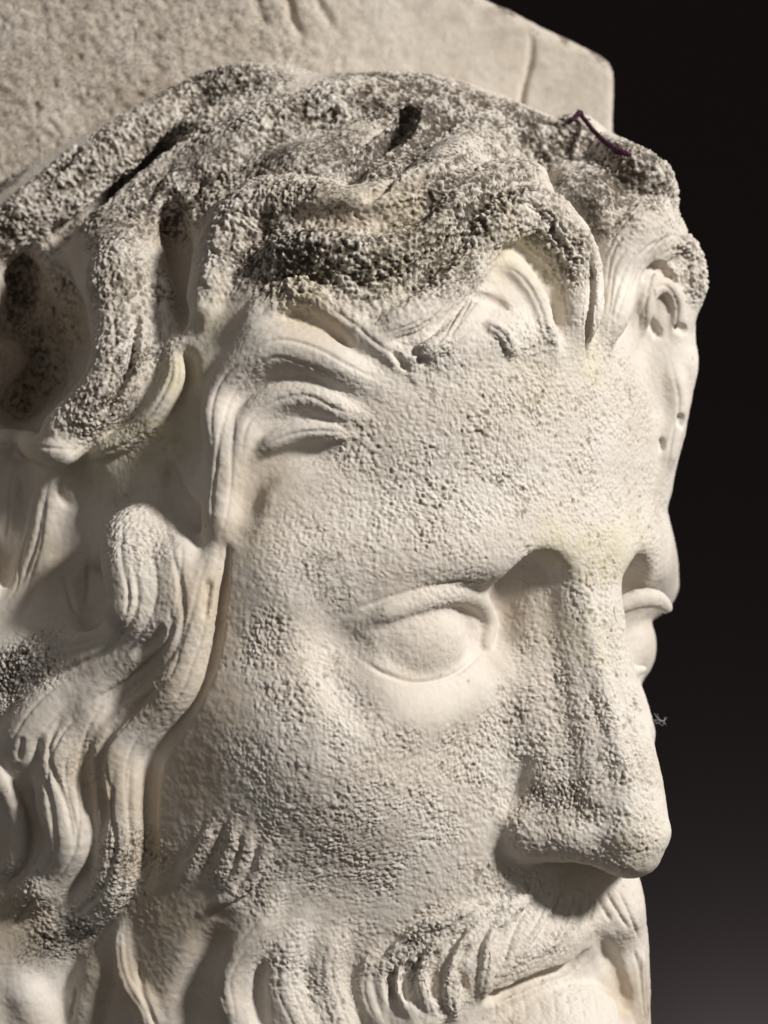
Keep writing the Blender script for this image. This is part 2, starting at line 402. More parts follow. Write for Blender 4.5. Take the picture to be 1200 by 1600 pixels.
stroke([(225, 320, 8), (245, 285, 9), (270, 250, 6)], 30, 6, None, '-')
stroke([(300, 310, 8), (320, 280, 8)], 20, 6, None, '-')
stroke([(535, 290, 12), (575, 250, 24), (620, 205, 24), (655, 155, 12)], 70, 10, None, '-', rep=2, view=1)
stroke([(430, 350, 12), (520, 336, 19), (600, 346, 21), (660, 322, 15), (710, 285, 8)], 20, 22, None, '-')
stroke([(500, 196, 8), (522, 172, 8)], 22, 6, None, '-', ends='')
stroke([(560, 318, 7), (600, 290, 9), (650, 245, 7)], 18, 6, None, '-')
stroke([(812, 180, 10), (830, 225, 14), (865, 275, 22), (905, 322, 32), (925, 375, 22), (927, 430, 8)], 44, 26, None, '-', rep=1, view=1, sm=20)

# ------------------------------------------------------------------ the wavy front locks
stroke([(385, 475, 7), (420, 450, 9), (455, 438, 10), (497, 448, 10), (540, 492, 10), (600, 502, 9), (670, 468, 9), (735, 408, 6)], 13, 8, None, '-')
stroke([(600, 560, 30), (690, 545, 40), (780, 520, 46), (860, 540, 34), (900, 550, 24)], 15, 20, HAIR)
for o in (0, 12, 25, 37, 50, 62):
    line([(585 + o * .6, 512 + o), (650 + o * .6, 488 + o), (705 + o * .3, 440 + o * .8), (755, 398 + o * .5)], 3.2, 2.6)
stroke([(378, 830, 16), (388, 770, 20), (420, 728, 22), (470, 710, 18), (540, 700, 12)], 18, 22, None, '-')
stroke([(430, 482, 8), (480, 498, 17), (520, 520, 15), (556, 550, 8)], 14, 14, None, '-')
HL = [
 (12, 14, 1, [(350, 560, 18), (385, 510, 26), (430, 468, 26), (480, 455, 20), (525, 485, 20), (575, 525, 20), (620, 560, 14), (655, 595, 7)]),
 (22, 20, 2, [(345, 740, 20), (340, 660, 28), (362, 595, 34), (420, 548, 40), (480, 555, 36), (540, 580, 30), (610, 612, 20)]),
 (15, 12, 1, [(375, 730, 16), (385, 670, 24), (425, 628, 28), (480, 620, 26), (530, 640, 20), (580, 658, 12)]),
 (10, 10, 1, [(395, 715, 10), (425, 692, 14), (470, 675, 16), (520, 675, 14), (555, 680, 8)]),
 (24, 16, 3, [(570, 525, 20), (650, 496, 28), (710, 446, 30), (765, 385, 24)]),
 (12, 12, 2, [(640, 560, 12), (700, 530, 16), (745, 480, 16), (770, 440, 10)]),
 # big curl over the forehead
 (40, 18, 2, [(725, 420, 18), (765, 368, 34), (825, 335, 42), (878, 380, 44), (898, 450, 38), (899, 520, 30), (900, 570, 18)]),
]
for p_, k_, n_, m in HL: lock('hair_lock', 'hair', m, p=p_ * 1.3, k=k_ * .85, lines=n_)
stroke([(780, 318, 4), (820, 318, 6), (855, 345, 7), (893, 415, 5)], 9, 4, None, '-')
stroke([(775, 388, 7), (815, 390, 11), (846, 422, 15), (864, 472, 12), (872, 530, 6)], 18, 9, None, '-')
HL = [
 (12, 8, 1, [(770, 410, 12), (805, 425, 17), (838, 465, 19), (852, 510, 16), (872, 560, 9)]),
 (9, 6, 1, [(755, 505, 8), (785, 520, 12), (805, 558, 8)]),
 # locks right of the parting
 (36, 16, 5, [(940, 560, 16), (950, 480, 30), (968, 405, 42), (1010, 355, 44), (1060, 335, 34)]),
 (16, 14, 2, [(985, 560, 20), (992, 490, 26), (1010, 425, 28), (1048, 380, 24), (1082, 405, 24), (1084, 480, 20), (1070, 520, 14)]),
 (12, 8, 1, [(1005, 530, 10), (1012, 465, 14), (1038, 445, 14), (1057, 475, 14), (1055, 540, 12)]),
 (10, 12, 1, [(1050, 560, 20), (1060, 630, 24), (1050, 690, 22), (1036, 750, 12)]),
]
for p_, k_, n_, m in HL: lock('hair_lock', 'hair', m, p=p_ * 1.3, k=k_ * .85, lines=n_)
stroke([(738, 460, 7), (770, 468, 11), (800, 482, 7)], 14, 6, None, '-')
stroke([(1008, 432, 7), (1030, 417, 11), (1054, 436, 9)], 16, 5, None, '-', ends='')
stroke([(1016, 498, 7), (1028, 520, 9)], 16, 5, None, '-', ends='')
stroke([(1062, 514, 8), (1070, 514, 8)], 14, 5, None, '-', ends='')
stroke([(1066, 655, 8), (1066, 662, 8)], 12, 5, None, '-', ends='')
stroke([(1034, 690, 6), (1034, 700, 6)], 10, 5, None, '-', ends='')
stroke([(926, 400, 7), (925, 450, 6), (920, 500, 6), (918, 570, 5)], 26, 4, None, '-', sm=20)
line([(927, 380), (926, 430), (924, 480), (919, 520), (918, 575)], 4.5, 13)
stroke([(612, 545, 5), (640, 585, 7)], 9, 5, None, '-')
stroke([(640, 540, 5), (672, 575, 6)], 8, 5, None, '-')
# ------------------------------------------------------------------ meshing (surface nets)
def surface_nets(f, ORG, GRID):
    NX, NY, NZ = f.shape
    s = f < 0
    n = np.zeros((NX - 1, NY - 1, NZ - 1), np.uint8)
    corners = [(a, b, c) for a in (0, 1) for b in (0, 1) for c in (0, 1)]
    for a, b, c in corners:
        n += s[a:NX - 1 + a, b:NY - 1 + b, c:NZ - 1 + c]
    I = np.argwhere((n > 0) & (n < 8))
    vid = np.full(n.shape, -1, np.int32); vid[I[:, 0], I[:, 1], I[:, 2]] = np.arange(len(I))
    val = {cn: f[I[:, 0] + cn[0], I[:, 1] + cn[1], I[:, 2] + cn[2]] for cn in corners}
    pos = np.zeros((len(I), 3), np.float32); cnt = np.zeros(len(I), np.float32)
    for ca in corners:
        for ax in range(3):
            if ca[ax]: continue
            cb = list(ca); cb[ax] = 1; cb = tuple(cb)
            va, vb = val[ca], val[cb]
            m = (va < 0) != (vb < 0)
            t = va[m] / (va[m] - vb[m])
            q = np.tile(np.array(ca, np.float32), (m.sum(), 1)); q[:, ax] += t
            pos[m] += q; cnt[m] += 1
    pos = (I + pos / cnt[:, None]) * GRID + ORG
    quads = []
    for ax in range(3):
        b, c = (ax + 1) % 3, (ax + 2) % 3
        lo = [slice(None)] * 3; hi = [slice(None)] * 3
        lo[ax] = slice(0, -1); hi[ax] = slice(1, None)
        E = np.argwhere(s[tuple(lo)] != s[tuple(hi)])
        ok = (E[:, b] > 0) & (E[:, c] > 0) & (E[:, b] < f.shape[b] - 1) & (E[:, c] < f.shape[c] - 1)
        E = E[ok]
        def at(db, dc):
            J = E.copy(); J[:, b] += db; J[:, c] += dc
            return vid[J[:, 0], J[:, 1], J[:, 2]]
        q = np.stack([at(-1, -1), at(0, -1), at(0, 0), at(-1, 0)], 1)
        fl = ~s[E[:, 0], E[:, 1], E[:, 2]]
        q[fl] = q[fl][:, ::-1]
        quads.append(q)
    q = np.vstack(quads)
    return pos.astype(np.float32), q[(q >= 0).all(1)]

def make_mesh(name, v, q):
    m = bpy.data.meshes.new(name)
    m.vertices.add(len(v)); m.vertices.foreach_set("co", np.ascontiguousarray(v, np.float32).ravel())
    m.loops.add(q.size); m.loops.foreach_set("vertex_index", np.ascontiguousarray(q, np.int32).ravel())
    m.polygons.add(len(q)); m.polygons.foreach_set("loop_start", np.arange(0, q.size, q.shape[1], dtype=np.int32))
    m.update(calc_edges=True)
    return m

def subdivide(pos, quads):
    ids, inv = np.unique(quads, return_inverse=True)
    raw = make_mesh("raw", pos[ids], inv.reshape(quads.shape).astype(np.int32))
    ro = bpy.data.objects.new("raw", raw); C.objects.link(ro)
    md = ro.modifiers.new("s", 'SUBSURF'); md.levels = 1; md.render_levels = 1
    em = bpy.data.meshes.new_from_object(ro.evaluated_get(bpy.context.evaluated_depsgraph_get()))
    V = np.empty(len(em.vertices) * 3, np.float32); em.vertices.foreach_get("co", V)
    Q = np.empty(len(em.loops), np.int32); em.loops.foreach_get("vertex_index", Q)
    bpy.data.objects.remove(ro); bpy.data.meshes.remove(raw); bpy.data.meshes.remove(em)
    return V.reshape(-1, 3), Q.reshape(-1, 4)

def refined(f, org, h, ymax=1e9):
    """mesh a volume; what faces the viewer's half-space gets the fine mesh, the back keeps the coarse one"""
    pos, quads = surface_nets(f, org, h)
    quads = quads[pos[quads, 1].mean(1) < ymax]
    n = np.cross(pos[quads[:, 2]] - pos[quads[:, 0]], pos[quads[:, 3]] - pos[quads[:, 1]])
    front = n[:, 1] < 0.35 * np.linalg.norm(n, axis=1)
    V, Q = subdivide(pos, quads[front])
    ids, inv = np.unique(quads[~front], return_inverse=True)
    if len(ids): Q = np.vstack([Q, inv.reshape(-1, 4).astype(np.int32) + len(V)]); V = np.vstack([V, pos[ids]])
    return V, Q
V, Q = refined(f, ORG, GRID, 640)

def vnormals(V, Q):
    a = V[Q[:, 2]] - V[Q[:, 0]]; b = V[Q[:, 3]] - V[Q[:, 1]]
    fn = np.cross(a, b)
    N = np.zeros_like(V)
    for c in range(3):
        for k in range(4):
            N[:, c] += np.bincount(Q[:, k], fn[:, c], minlength=len(V)).astype(np.float32)
    return N / (np.linalg.norm(N, axis=1, keepdims=True) + 1e-12)
N = vnormals(V, Q)

# ---- noise on points
def hsh(i, j, k, s):
    h = (i * 374761393 + j * 668265263 + k * 2147483647 + s * 1274126177) & 0xffffffff
    h = ((h ^ (h >> 13)) * 1274126177) & 0xffffffff
    h = ((h ^ (h >> 16)) * 2246822519) & 0xffffffff
    return ((h ^ (h >> 15)) & 0xffffff).astype(np.float32) / 16777216.0
def vnoise(p, sc, s=0):
    q = p / sc; i = np.floor(q).astype(np.int64); t = (q - i).astype(np.float32); t = t * t * (3 - 2 * t)
    r = 0
    for a in (0, 1):
        for b in (0, 1):
            for c in (0, 1):
                wt = (t[:, 0] if a else 1 - t[:, 0]) * (t[:, 1] if b else 1 - t[:, 1]) * (t[:, 2] if c else 1 - t[:, 2])
                r = r + wt * hsh(i[:, 0] + a, i[:, 1] + b, i[:, 2] + c, s)
    return r
def worley(p, sc, s=0):
    """distance to the nearest and second nearest cell point, in cells"""
    q = (p / sc).astype(np.float32); i = np.floor(q).astype(np.int64); t = (q - i).astype(np.float32)
    f1 = np.full(len(p), 9, np.float32); f2 = f1.copy()
    for a in (-1, 0, 1):
        for b in (-1, 0, 1):
            for c in (-1, 0, 1):
                I, J, K = i[:, 0] + a, i[:, 1] + b, i[:, 2] + c
                d = (a + hsh(I, J, K, s + 1) - t[:, 0]) ** 2 + (b + hsh(I, J, K, s + 2) - t[:, 1]) ** 2 + (c + hsh(I, J, K, s + 3) - t[:, 2]) ** 2
                f2 = np.minimum(f2, np.maximum(f1, d)); f1 = np.minimum(f1, d)
    return np.sqrt(f1), np.sqrt(f2)
def ss(x, a, b):
    t = np.clip((x - a) / (b - a), 0, 1); return t * t * (3 - 2 * t)

# ---- part of every vertex
gi = np.clip(np.rint((V - ORG) / GRID).astype(int), 0, np.array([NX, NY, NZ]) - 1)
LAB = lab[gi[:, 0], gi[:, 1], gi[:, 2]]

def near(v3, R):
    lo, hi = v3.min(0) - R, v3.max(0) + R
    return np.nonzero(((V > lo) & (V < hi)).all(1))[0]

# ---- chisel lines
def chisel(V, N, h, wd, dp):
    h = h.astype(np.float32); lo, hi = h.min(0) - 3 * wd, h.max(0) + 3 * wd
    idx = np.nonzero(((V > lo) & (V < hi)).all(1))[0]
    if not len(idx): return
    p = V[idx]; best = np.full(len(p), 1e9, np.float32); tt = np.zeros(len(p), np.float32)
    L = len(h)
    for k in range(L - 1):
        a, b = h[k], h[k + 1]; e = b - a; ee = float(e @ e) + 1e-6
        if ee > 1600: continue
        t = np.clip((p - a) @ e / ee, 0, 1)
        d = ((p - a - t[:, None] * e) ** 2).sum(1)
        m = d < best; best[m] = d[m]; tt[m] = (k + t[m]) / (L - 1)
    amp = dp * np.exp(-best / (wd * wd)) * np.clip(np.minimum(tt, 1 - tt) * 5, 0, 1)
    V[idx] -= N[idx] * amp[:, None]
for uv, wd, dp in GROOVES:
    h, n = hits(uv[:, 0], uv[:, 1])
    chisel(V, N, np.stack([h[:, 0], smooth1(h[:, 1], 2), h[:, 2]], 1), wd, dp)

# ---- painted masks: soft blobs that sit on the stone
def mask(blobs, soft=1.0):
    m = np.zeros(len(V), np.float32)
    if not blobs: return m
    bl = np.array(blobs, float)
    h, _ = hits(bl[:, 0], bl[:, 1])
    for (u, v, r, a), c in zip(blobs, h.astype(np.float32)):
        lo, hi = c - 2 * r, c + 2 * r
        idx = np.nonzero(((V > lo) & (V < hi)).all(1))[0]
        d2 = ((V[idx] - c) ** 2).sum(1) / (r * r)
        m[idx] = np.maximum(m[idx], a * np.exp(-d2 ** 2 * 0.7))
    return m
def blobs(rows, r=None):
    return [t if len(t) == 4 else (t[0], t[1], r, t[2]) for t in rows]
grain = mask(blobs([(600, 720, .8), (700, 680, 1), (800, 640, 1), (900, 640, .9), (985, 640, .7), (560, 820, .8), (680, 800, 1), (800, 780, 1),
    (920, 780, .9), (1010, 800, .8), (500, 870, .6), (700, 870, .5), (600, 640, .5), (690, 590, .6), (830, 580, .9), (950, 590, .7),
    (560, 1260, .8), (680, 1260, .8), (600, 1340, .7), (520, 1340, .6), (450, 1260, .5), (440, 1190, .5)], 85)
  + blobs([(935, 900, .9), (945, 960, .9), (950, 1030, 1), (965, 1100, 1), (990, 1200, 1), (1005, 1290, .9), (930, 1330, .6), (890, 1080, .9), (870, 1160, 1), (900, 1250, 1),
    (840, 1270, .9), (820, 1100, .8), (780, 1160, 1), (710, 1190, 1), (620, 1190, .8), (540, 1130, .9), (460, 1090, 1), (425, 1010, .9), (500, 1060, .8),
    (760, 1230, 1), (700, 1450, .9), (640, 1500, .9), (800, 1400, 1), (740, 1390, .8), (810, 1575, .3), (870, 1570, .35), (920, 1560, .3), (930, 1420, .3), (985, 1440, .3), (460, 1500, .8), (510, 1560, 1), (560, 1480, .6), (350, 1340, .7), (410, 1380, .6),
    (180, 1400, .8), (100, 1450, .8), (210, 1330, .7), (60, 1020, 1), (10, 1060, 1), (220, 850, .7), (190, 800, .6), (30, 1390, .7), (700, 1540, .8), (870, 1420, .6), (850, 1460, .6), (800, 1490, .6), (650, 1000, .25), (600, 1010, .3), (700, 990, .2), (840, 960, .3), (850, 1020, .6), (980, 1420, .3), (250, 950, .3), (230, 1080, .3), (120, 1200, .35), (330, 1000, .25), (420, 600, .25), (480, 620, .25), (800, 325, .9), (860, 355, 1), (900, 410, 1), (1060, 340, .9), (1090, 420, .8), (760, 360, .8), (900, 480, .5), (720, 420, .5), (600, 480, .3), (480, 450, .4), (150, 650, .6), (230, 700, .4)], 55))
rough = mask(blobs([(0, 360, 1), (100, 290, 1), (200, 230, 1), (300, 190, 1), (400, 170, 1), (500, 150, 1), (600, 160, 1), (700, 200, 1), (790, 220, 1),
    (880, 240, .9), (960, 270, .9), (450, 280, 1), (560, 280, 1), (660, 280, 1), (350, 300, 1), (380, 370, 1), (460, 395, 1), (550, 395, 1), (640, 390, .9),
    (710, 330, .9), (780, 280, .9), (190, 420, .9), (200, 520, .7), (1040, 310, .7), (250, 330, .8), (230, 150, .8), (300, 122, 1), (380, 112, 1), (460, 106, 1), (540, 110, 1), (620, 118, 1), (700, 150, 1), (770, 172, 1), (840, 190, .9), (1000, 260, .8)], 80)
  + blobs([(860, 310, .8), (905, 390, .8), (870, 360, .7), (1075, 370, .7), (1095, 430, .5), (800, 330, .7), (870, 350, .6), (800, 320, .5), (150, 620, .5), (250, 450, .8), (330, 430, .5), (20, 440, .9), (60, 560, .8), (90, 480, .7), (20, 620, .8), (60, 420, .8), (100, 440, .8), (105, 520, .7), (95, 600, .7), (30, 265, .9), (80, 228, .9), (130, 190, .9), (180, 155, .9), (0, 500, .8), (0, 580, .8), (106, 354, .9), (60, 378, .9), (150, 328, .9), (624, 244, 1), (600, 264, 1), (648, 222, 1), (120, 640, .6), (650, 430, .5), (970, 350, .5)], 45))
lich_shade = mask(blobs([(350, 200, .6), (480, 170, .55), (600, 170, .7), (660, 190, .9), (580, 250, .95), (430, 240, .8), (320, 250, .7), (420, 400, .8), (500, 395, .68),
    (580, 410, .55), (650, 380, .65), (700, 340, .8), (740, 290, .7), (690, 410, .7), (880, 215, .7), (905, 320, 1), (960, 270, .85), (820, 190, .8), (180, 350, .6),
    (280, 300, .6), (180, 290, .5), (760, 220, .45), (800, 270, .5), (520, 290, .5), (210, 450, .25), (250, 190, .5), (100, 270, .45), (20, 350, .45), (300, 125, .6), (400, 115, .7), (480, 112, .6), (560, 115, .7), (640, 130, .8), (720, 155, .7), (780, 180, .7), (700, 230, .6), (520, 230, .75), (380, 290, .5), (440, 320, .4), (1010, 270, .6), (250, 300, .7)], 66)
  + blobs([(40, 1040, .5), (0, 1080, .55), (110, 1460, .5), (60, 1480, .5), (200, 1340, .35), (20, 450, .6), (60, 590, .5), (720, 1440, .22), (780, 1420, .25), (650, 1500, .3),
    (740, 1510, .22), (500, 900, .3), (860, 1250, .35), (940, 1200, .35), (345, 1360, .2), (400, 1400, .2), (165, 300, 1.1), (235, 245, 1), (60, 232, .8), (110, 195, .7), (20, 420, .7), (30, 470, .7), (50, 520, .5), (60, 580, .55), (20, 640, .5), (90, 500, .35), (590, 235, 1.1), (640, 180, 1), (560, 275, 1), (900, 320, 1.1), (180, 620, .6), (205, 560, .5), (270, 340, .6), (310, 290, .8), (10, 285, .9), (40, 258, .9), (80, 225, .9), (125, 190, .9), (165, 160, .8), (100, 560, .3), (110, 460, .3), (106, 354, .5), (624, 244, .8), (600, 264, .8), (648, 222, .8)], 45))  # lichen patches, plus shade painted into the trenches and side hollow
ochre = mask(blobs([(285, 580, .8), (285, 640, .6), (255, 680, 1), (205, 705, 1), (130, 720, .6), (40, 700, .6), (330, 500, .5), (800, 400, .8), (850, 450, .6), (600, 425, .6), (690, 400, .5),
    (470, 445, .6), (930, 870, .9), (880, 850, .7), (970, 860, .7), (1000, 850, .6), (830, 590, .4), (1010, 1320, .35), (930, 1000, .5), (900, 1350, .4), (780, 330, .4), (920, 560, .5), (640, 345, .6)], 48))
warm = mask(blobs([(240, 1250, .8), (240, 1330, 1), (250, 1430, 1), (230, 1520, .8), (155, 1210, 1), (400, 750, .7), (380, 830, .6), (490, 505, .7), (520, 330, .7), (600, 345, .6), (980, 1560, .7), (325, 940, .9),
    (240, 1090, .7), (340, 1000, .6), (330, 1100, .6), (300, 1200, .8), (300, 1450, .8), (170, 1540, .7), (60, 880, .6), (840, 960, .5), (280, 1060, .6), (30, 1440, .9), (60, 450, .9), (60, 530, .9), (50, 610, .9), (110, 500, .8), (270, 400, .6), (0, 540, .8), (650, 1010, .3), (810, 1560, .5), (700, 1150, .2)], 58))  # warm brown tint; blobs in the side hollow paint in its shade
gg = np.clip(grain, 0, 1); rr = np.clip(rough, 0, 1)
# slow weathering, then crust
def warp(p, sc, amt, s):
    return p + amt * (np.stack([vnoise(p, sc, s + c) for c in range(3)], 1) - .5)
un = vnoise(V, 46, 3) + 0.6 * vnoise(V, 21, 4) - 0.8
patch = ss(vnoise(V, 34, 7) + 0.5 * vnoise(V, 14, 8), 0.45, 1.0)
W1 = warp(warp(V, 6, 3.5, 20), 40, 18, 24)
f1, f2 = worley(W1 * (0.92 + .30 * vnoise(V, 70, 28))[:, None].round(1), 8.6, 11)
isl = ss(f2 - f1, 0.04, 0.30)                     # crust islands between cracks
cell = 1 - ss(f1, 0.1, 0.8)
gap = 1 - isl
n7 = vnoise(V, 7.5, 13); n5 = vnoise(V, 4.6, 14)
gran = 1 - np.abs(2 * vnoise(V, 9, 15) - 1); gran2 = 1 - np.abs(2 * vnoise(V, 6.0, 16) - 1)
ga = gg * (0.5 + 0.5 * patch)
holes = ss(vnoise(V, 9, 41) * 0.55 + vnoise(V, 5, 42) * 0.45, 0.66, 0.78)
disp = un * (1.6 + 6 * rr) + ga * (2.0 * isl + 1.5 * cell + 2.4 * (n7 - .5) + 2.2 * (n5 - .5) + 1.2 * (gran - .6) - 2.6 * holes - 2.0)
disp += 0.8 * rr * (5.0 * (n7 - .5) + 6.0 * (n5 - .5) + 1.5 * (gran - .6) + 1.5 * (gran2 - .6) + 4.5 * (cell - .5) - 2.4 * holes + 5.5 * (vnoise(V, 17, 9) - 0.5))
disp += (1 - np.maximum(gg, rr)) * (0.9 * (n7 - .5) + 0.6 * (n5 - .5))
V0 = V.copy()
V += N * disp[:, None].astype(np.float32)
N = vnormals(V, Q)
# dirt that has lodged in the pores, lichen specks
rel = np.clip(0.5 - 0.11 * (disp - un * (1.6 + 6 * rr)), 0, 1)      # 1 in the pores, 0 on the grain tops
pit = np.clip(gg * (0.75 * ss(rel, .5, .95) + 0.8 * holes) + rr * (0.9 * ss(rel, .45, .95) + .7 * holes), 0, 1)
isolated = ss(vnoise(V0, 11, 61), 0.93, 0.97) * ss(vnoise(V0, 60, 62), .45, .6)
pit = np.maximum(pit, 0.9 * isolated)

# ------------------------------------------------------------------ material
def stone(name):
    m = bpy.data.materials.new(name); m.use_nodes = True
    nt = m.node_tree; bs = nt.nodes["Principled BSDF"]
    bs.inputs["Roughness"].default_value = 0.88
    bs.inputs["Specular IOR Level"].default_value = 0.25
    tc = nt.nodes.new("ShaderNodeTexCoord")
    def noise(scale, det=4, rough=.6):
        n = nt.nodes.new("ShaderNodeTexNoise"); n.inputs["Scale"].default_value = scale
        n.inputs["Detail"].default_value = det; n.inputs["Roughness"].default_value = rough
        nt.links.new(tc.outputs["Object"], n.inputs["Vector"]); return n.outputs["Fac"]
    def ramp(x, a, b):
        r = nt.nodes.new("ShaderNodeMapRange"); r.inputs[1].default_value = a; r.inputs[2].default_value = b
        nt.links.new(x, r.inputs[0]); return r.outputs[0]
    def math2(op, a, b):
        n = nt.nodes.new("ShaderNodeMath"); n.operation = op
        for k, x in enumerate((a, b)):
            if isinstance(x, (int, float)): n.inputs[k].default_value = x
            else: nt.links.new(x, n.inputs[k])
        return n.outputs[0]
    def mix(fac, a, b):
        n = nt.nodes.new("ShaderNodeMix"); n.data_type = 'RGBA'
        nt.links.new(fac, n.inputs[0])
        for x, k in ((a, 6), (b, 7)):
            if isinstance(x, tuple): n.inputs[k].default_value = (*x, 1)
            else: nt.links.new(x, n.inputs[k])
        return n.outputs[2]
    def attr(nm):
        a = nt.nodes.new("ShaderNodeAttribute"); a.attribute_name = nm; return a.outputs["Fac"]
    n1 = ramp(noise(38, 5), .35, .65); n2 = ramp(noise(420, 4, .7), .3, .7); n3 = ramp(noise(1500, 3, .7), .32, .62)
    col = mix(n1, (0.625, 0.568, 0.505), (0.72, 0.68, 0.63))
    col = mix(math2('MULTIPLY', n2, 0.22), col, (0.50, 0.43, 0.34))
    col = mix(math2('MULTIPLY', attr("grime"), math2('ADD', .50, math2('MULTIPLY', n2, .45))), col, (0.27, 0.225, 0.178))
    col = mix(math2('MULTIPLY', attr("warm"), 0.62), col, (0.50, 0.405, 0.285))
    col = mix(math2('MULTIPLY', math2('MULTIPLY', attr("ochre"), ramp(noise(160, 4), .3, .7)), 0.8), col, (0.53, 0.48, 0.27))
    col = mix(math2('MULTIPLY', attr("pit"), math2('ADD', 0.35, math2('MULTIPLY', n3, .5))), col, (0.20, 0.16, 0.115))
    # pale crust on the grain tops, black lichen specks in the pores, shade painted into trenches
    top = math2('MULTIPLY', attr("grain"), ramp(attr("pore"), .5, .15))
    col = mix(math2('MULTIPLY', top, math2('SUBTRACT', .55, math2('MULTIPLY', attr("grime"), .6))), col, (0.80, 0.782, 0.74))
    sp = math2('ADD', math2('MULTIPLY', noise(780, 3, .65), .62), math2('MULTIPLY', attr("pore"), .36))
    sp = math2('ADD', sp, math2('MULTIPLY', noise(130, 3, .6), .22))
    sp = math2('ADD', sp, math2('MULTIPLY', attr("lichen"), .20))
    sp = math2('MULTIPLY', ramp(sp, .655, .80), ramp(attr("lichen"), .04, .35))
    col = mix(math2('MULTIPLY', sp, .88), col, (0.080, 0.064, 0.050))
    nt.links.new(col, bs.inputs["Base Color"])
    b1 = nt.nodes.new("ShaderNodeBump"); b1.inputs["Distance"].default_value = 0.0006
    nt.links.new(math2('ADD', 0.22, math2('MULTIPLY', attr("grain"), .5)), b1.inputs["Strength"])
    vo = nt.nodes.new("ShaderNodeTexVoronoi"); vo.inputs["Scale"].default_value = 520; vo.inputs["Randomness"].default_value = 1
    nt.links.new(tc.outputs["Object"], vo.inputs["Vector"])
    nt.links.new(math2('SUBTRACT', noise(900, 5, .72), math2('MULTIPLY', vo.outputs["Distance"], math2('MULTIPLY', attr("grain"), .55))), b1.inputs["Height"])
    nt.links.new(b1.outputs[0], bs.inputs["Normal"])
    return m
STONE = stone("weathered_stone")

# ------------------------------------------------------------------ the backing block
BH = 9.0
bx = np.arange(-1400., 560, BH, dtype=np.float32); by = np.arange(400., 1000, BH, dtype=np.float32); bz = np.arange(-1150., 1200, BH, dtype=np.float32)
Xg, Yg, Zg = bx[:, None, None], by[None, :, None], bz[None, None, :]
def smax(a, b, k):
    h = np.clip(0.5 + 0.5 * (a - b) / k, 0, 1); return b * (1 - h) + a * h + k * h * (1 - h)
front = (590 + 0.10 * Xg) - Yg
right = Xg - 440.0 + 0.02 * (Zg - 700) * 0.2
chamf = (Xg - 225) * 0.42 + (Zg - 958) * 0.907
d = smax(smax(front, right, 26.), chamf, 34.)
d = smax(d, Yg - 960, 20.); d = smax(d, -1350 - Xg, 20.); d = smax(d, Zg - 1140, 20.); d = smax(d, -1100 - Zg, 20.)
BV, BQ = refined(np.ascontiguousarray(np.broadcast_to(d, (len(bx), len(by), len(bz))), np.float32), np.array([bx[0], by[0], bz[0]], np.float32), BH)
BN = vnormals(BV, BQ)
def on_front(uv):
    out = []
    for u, v in uv:
        k0, k1 = 300., 900.
        for _ in range(30):
            y = .5 * (k0 + k1); x = (u - 600) * (D + y) / D
            if 590 + .10 * x - y > 0: k0 = y
            else: k1 = y
        out.append((x, y, (800 - v) * (D + y) / D))
    return np.array(out)
for uv, wd, dp in ((((826, 45), (831, 70), (829, 95), (820, 130), (814, 170), (812, 230)), 6, 11),
                   (((395, -20), (405, 15), (420, 45)), 8, 9), (((440, -30), (452, 5), (458, 30), (475, 62)), 9, 12),
                   (((485, -20), (505, 15), (520, 45)), 8, 8), (((145, 30), (160, 52)), 6, 6)):
    chisel(BV, BN, on_front(spline([(a, b, 0, 0) for a, b in uv], 6)[:, :2]), wd, dp)
left = ss(-BV[:, 0], -150, 350)
c1, c2 = worley(warp(BV, 15, 12, 80), 13, 71)
bd = 8 * (vnoise(BV, 90, 72) - .5) + 3.5 * (vnoise(BV, 30, 73) - .5) + (0.6 + 1.2 * left) * (.5 - c1) * 1.4 + (1.5 + 2 * left) * (vnoise(BV, 9, 77) - .5) - 4 * left * ss(vnoise(BV, 11, 74), .7, .85)
BV += BN * bd[:, None].astype(np.float32)
bpit = left * (0.6 * ss(c1, .55, .9) + .5 * ss(vnoise(BV, 11, 74), .66, .85)) + .3 * ss(vnoise(BV, 22, 75), .6, .9)
top_edge = ss(BV[:, 2] * .907 + BV[:, 0] * .42, 925, 962)

# ------------------------------------------------------------------ objects
root = bpy.data.objects.new("stone_head", None); C.objects.link(root)
root.location = (0, 0.14, -0.28)
root.empty_display_size = 0.05
root["label"] = "weathered pale stone head of a bearded man with wavy hair, carved against a block"
root["category"] = "sculpture"

def place(o, parent):
    o.parent = parent
    if parent is root: o.matrix_parent_inverse.translation = -root.location
    C.objects.link(o)

def piece(name, V, N, Q, sel, attrs):
    q = Q[sel]; ids, inv = np.unique(q, return_inverse=True)
    me = make_mesh(name, V[ids] * S, inv.reshape(q.shape).astype(np.int32))
    me.polygons.foreach_set("use_smooth", np.ones(len(q), bool))
    for nm, a in attrs.items():
        at = me.attributes.new(nm, 'FLOAT', 'POINT')
        at.data.foreach_set("value", np.ascontiguousarray(a[ids], np.float32))
    me.materials.append(STONE)
    me.normals_split_custom_set_from_vertices(N[ids])
    return bpy.data.objects.new(name, me)

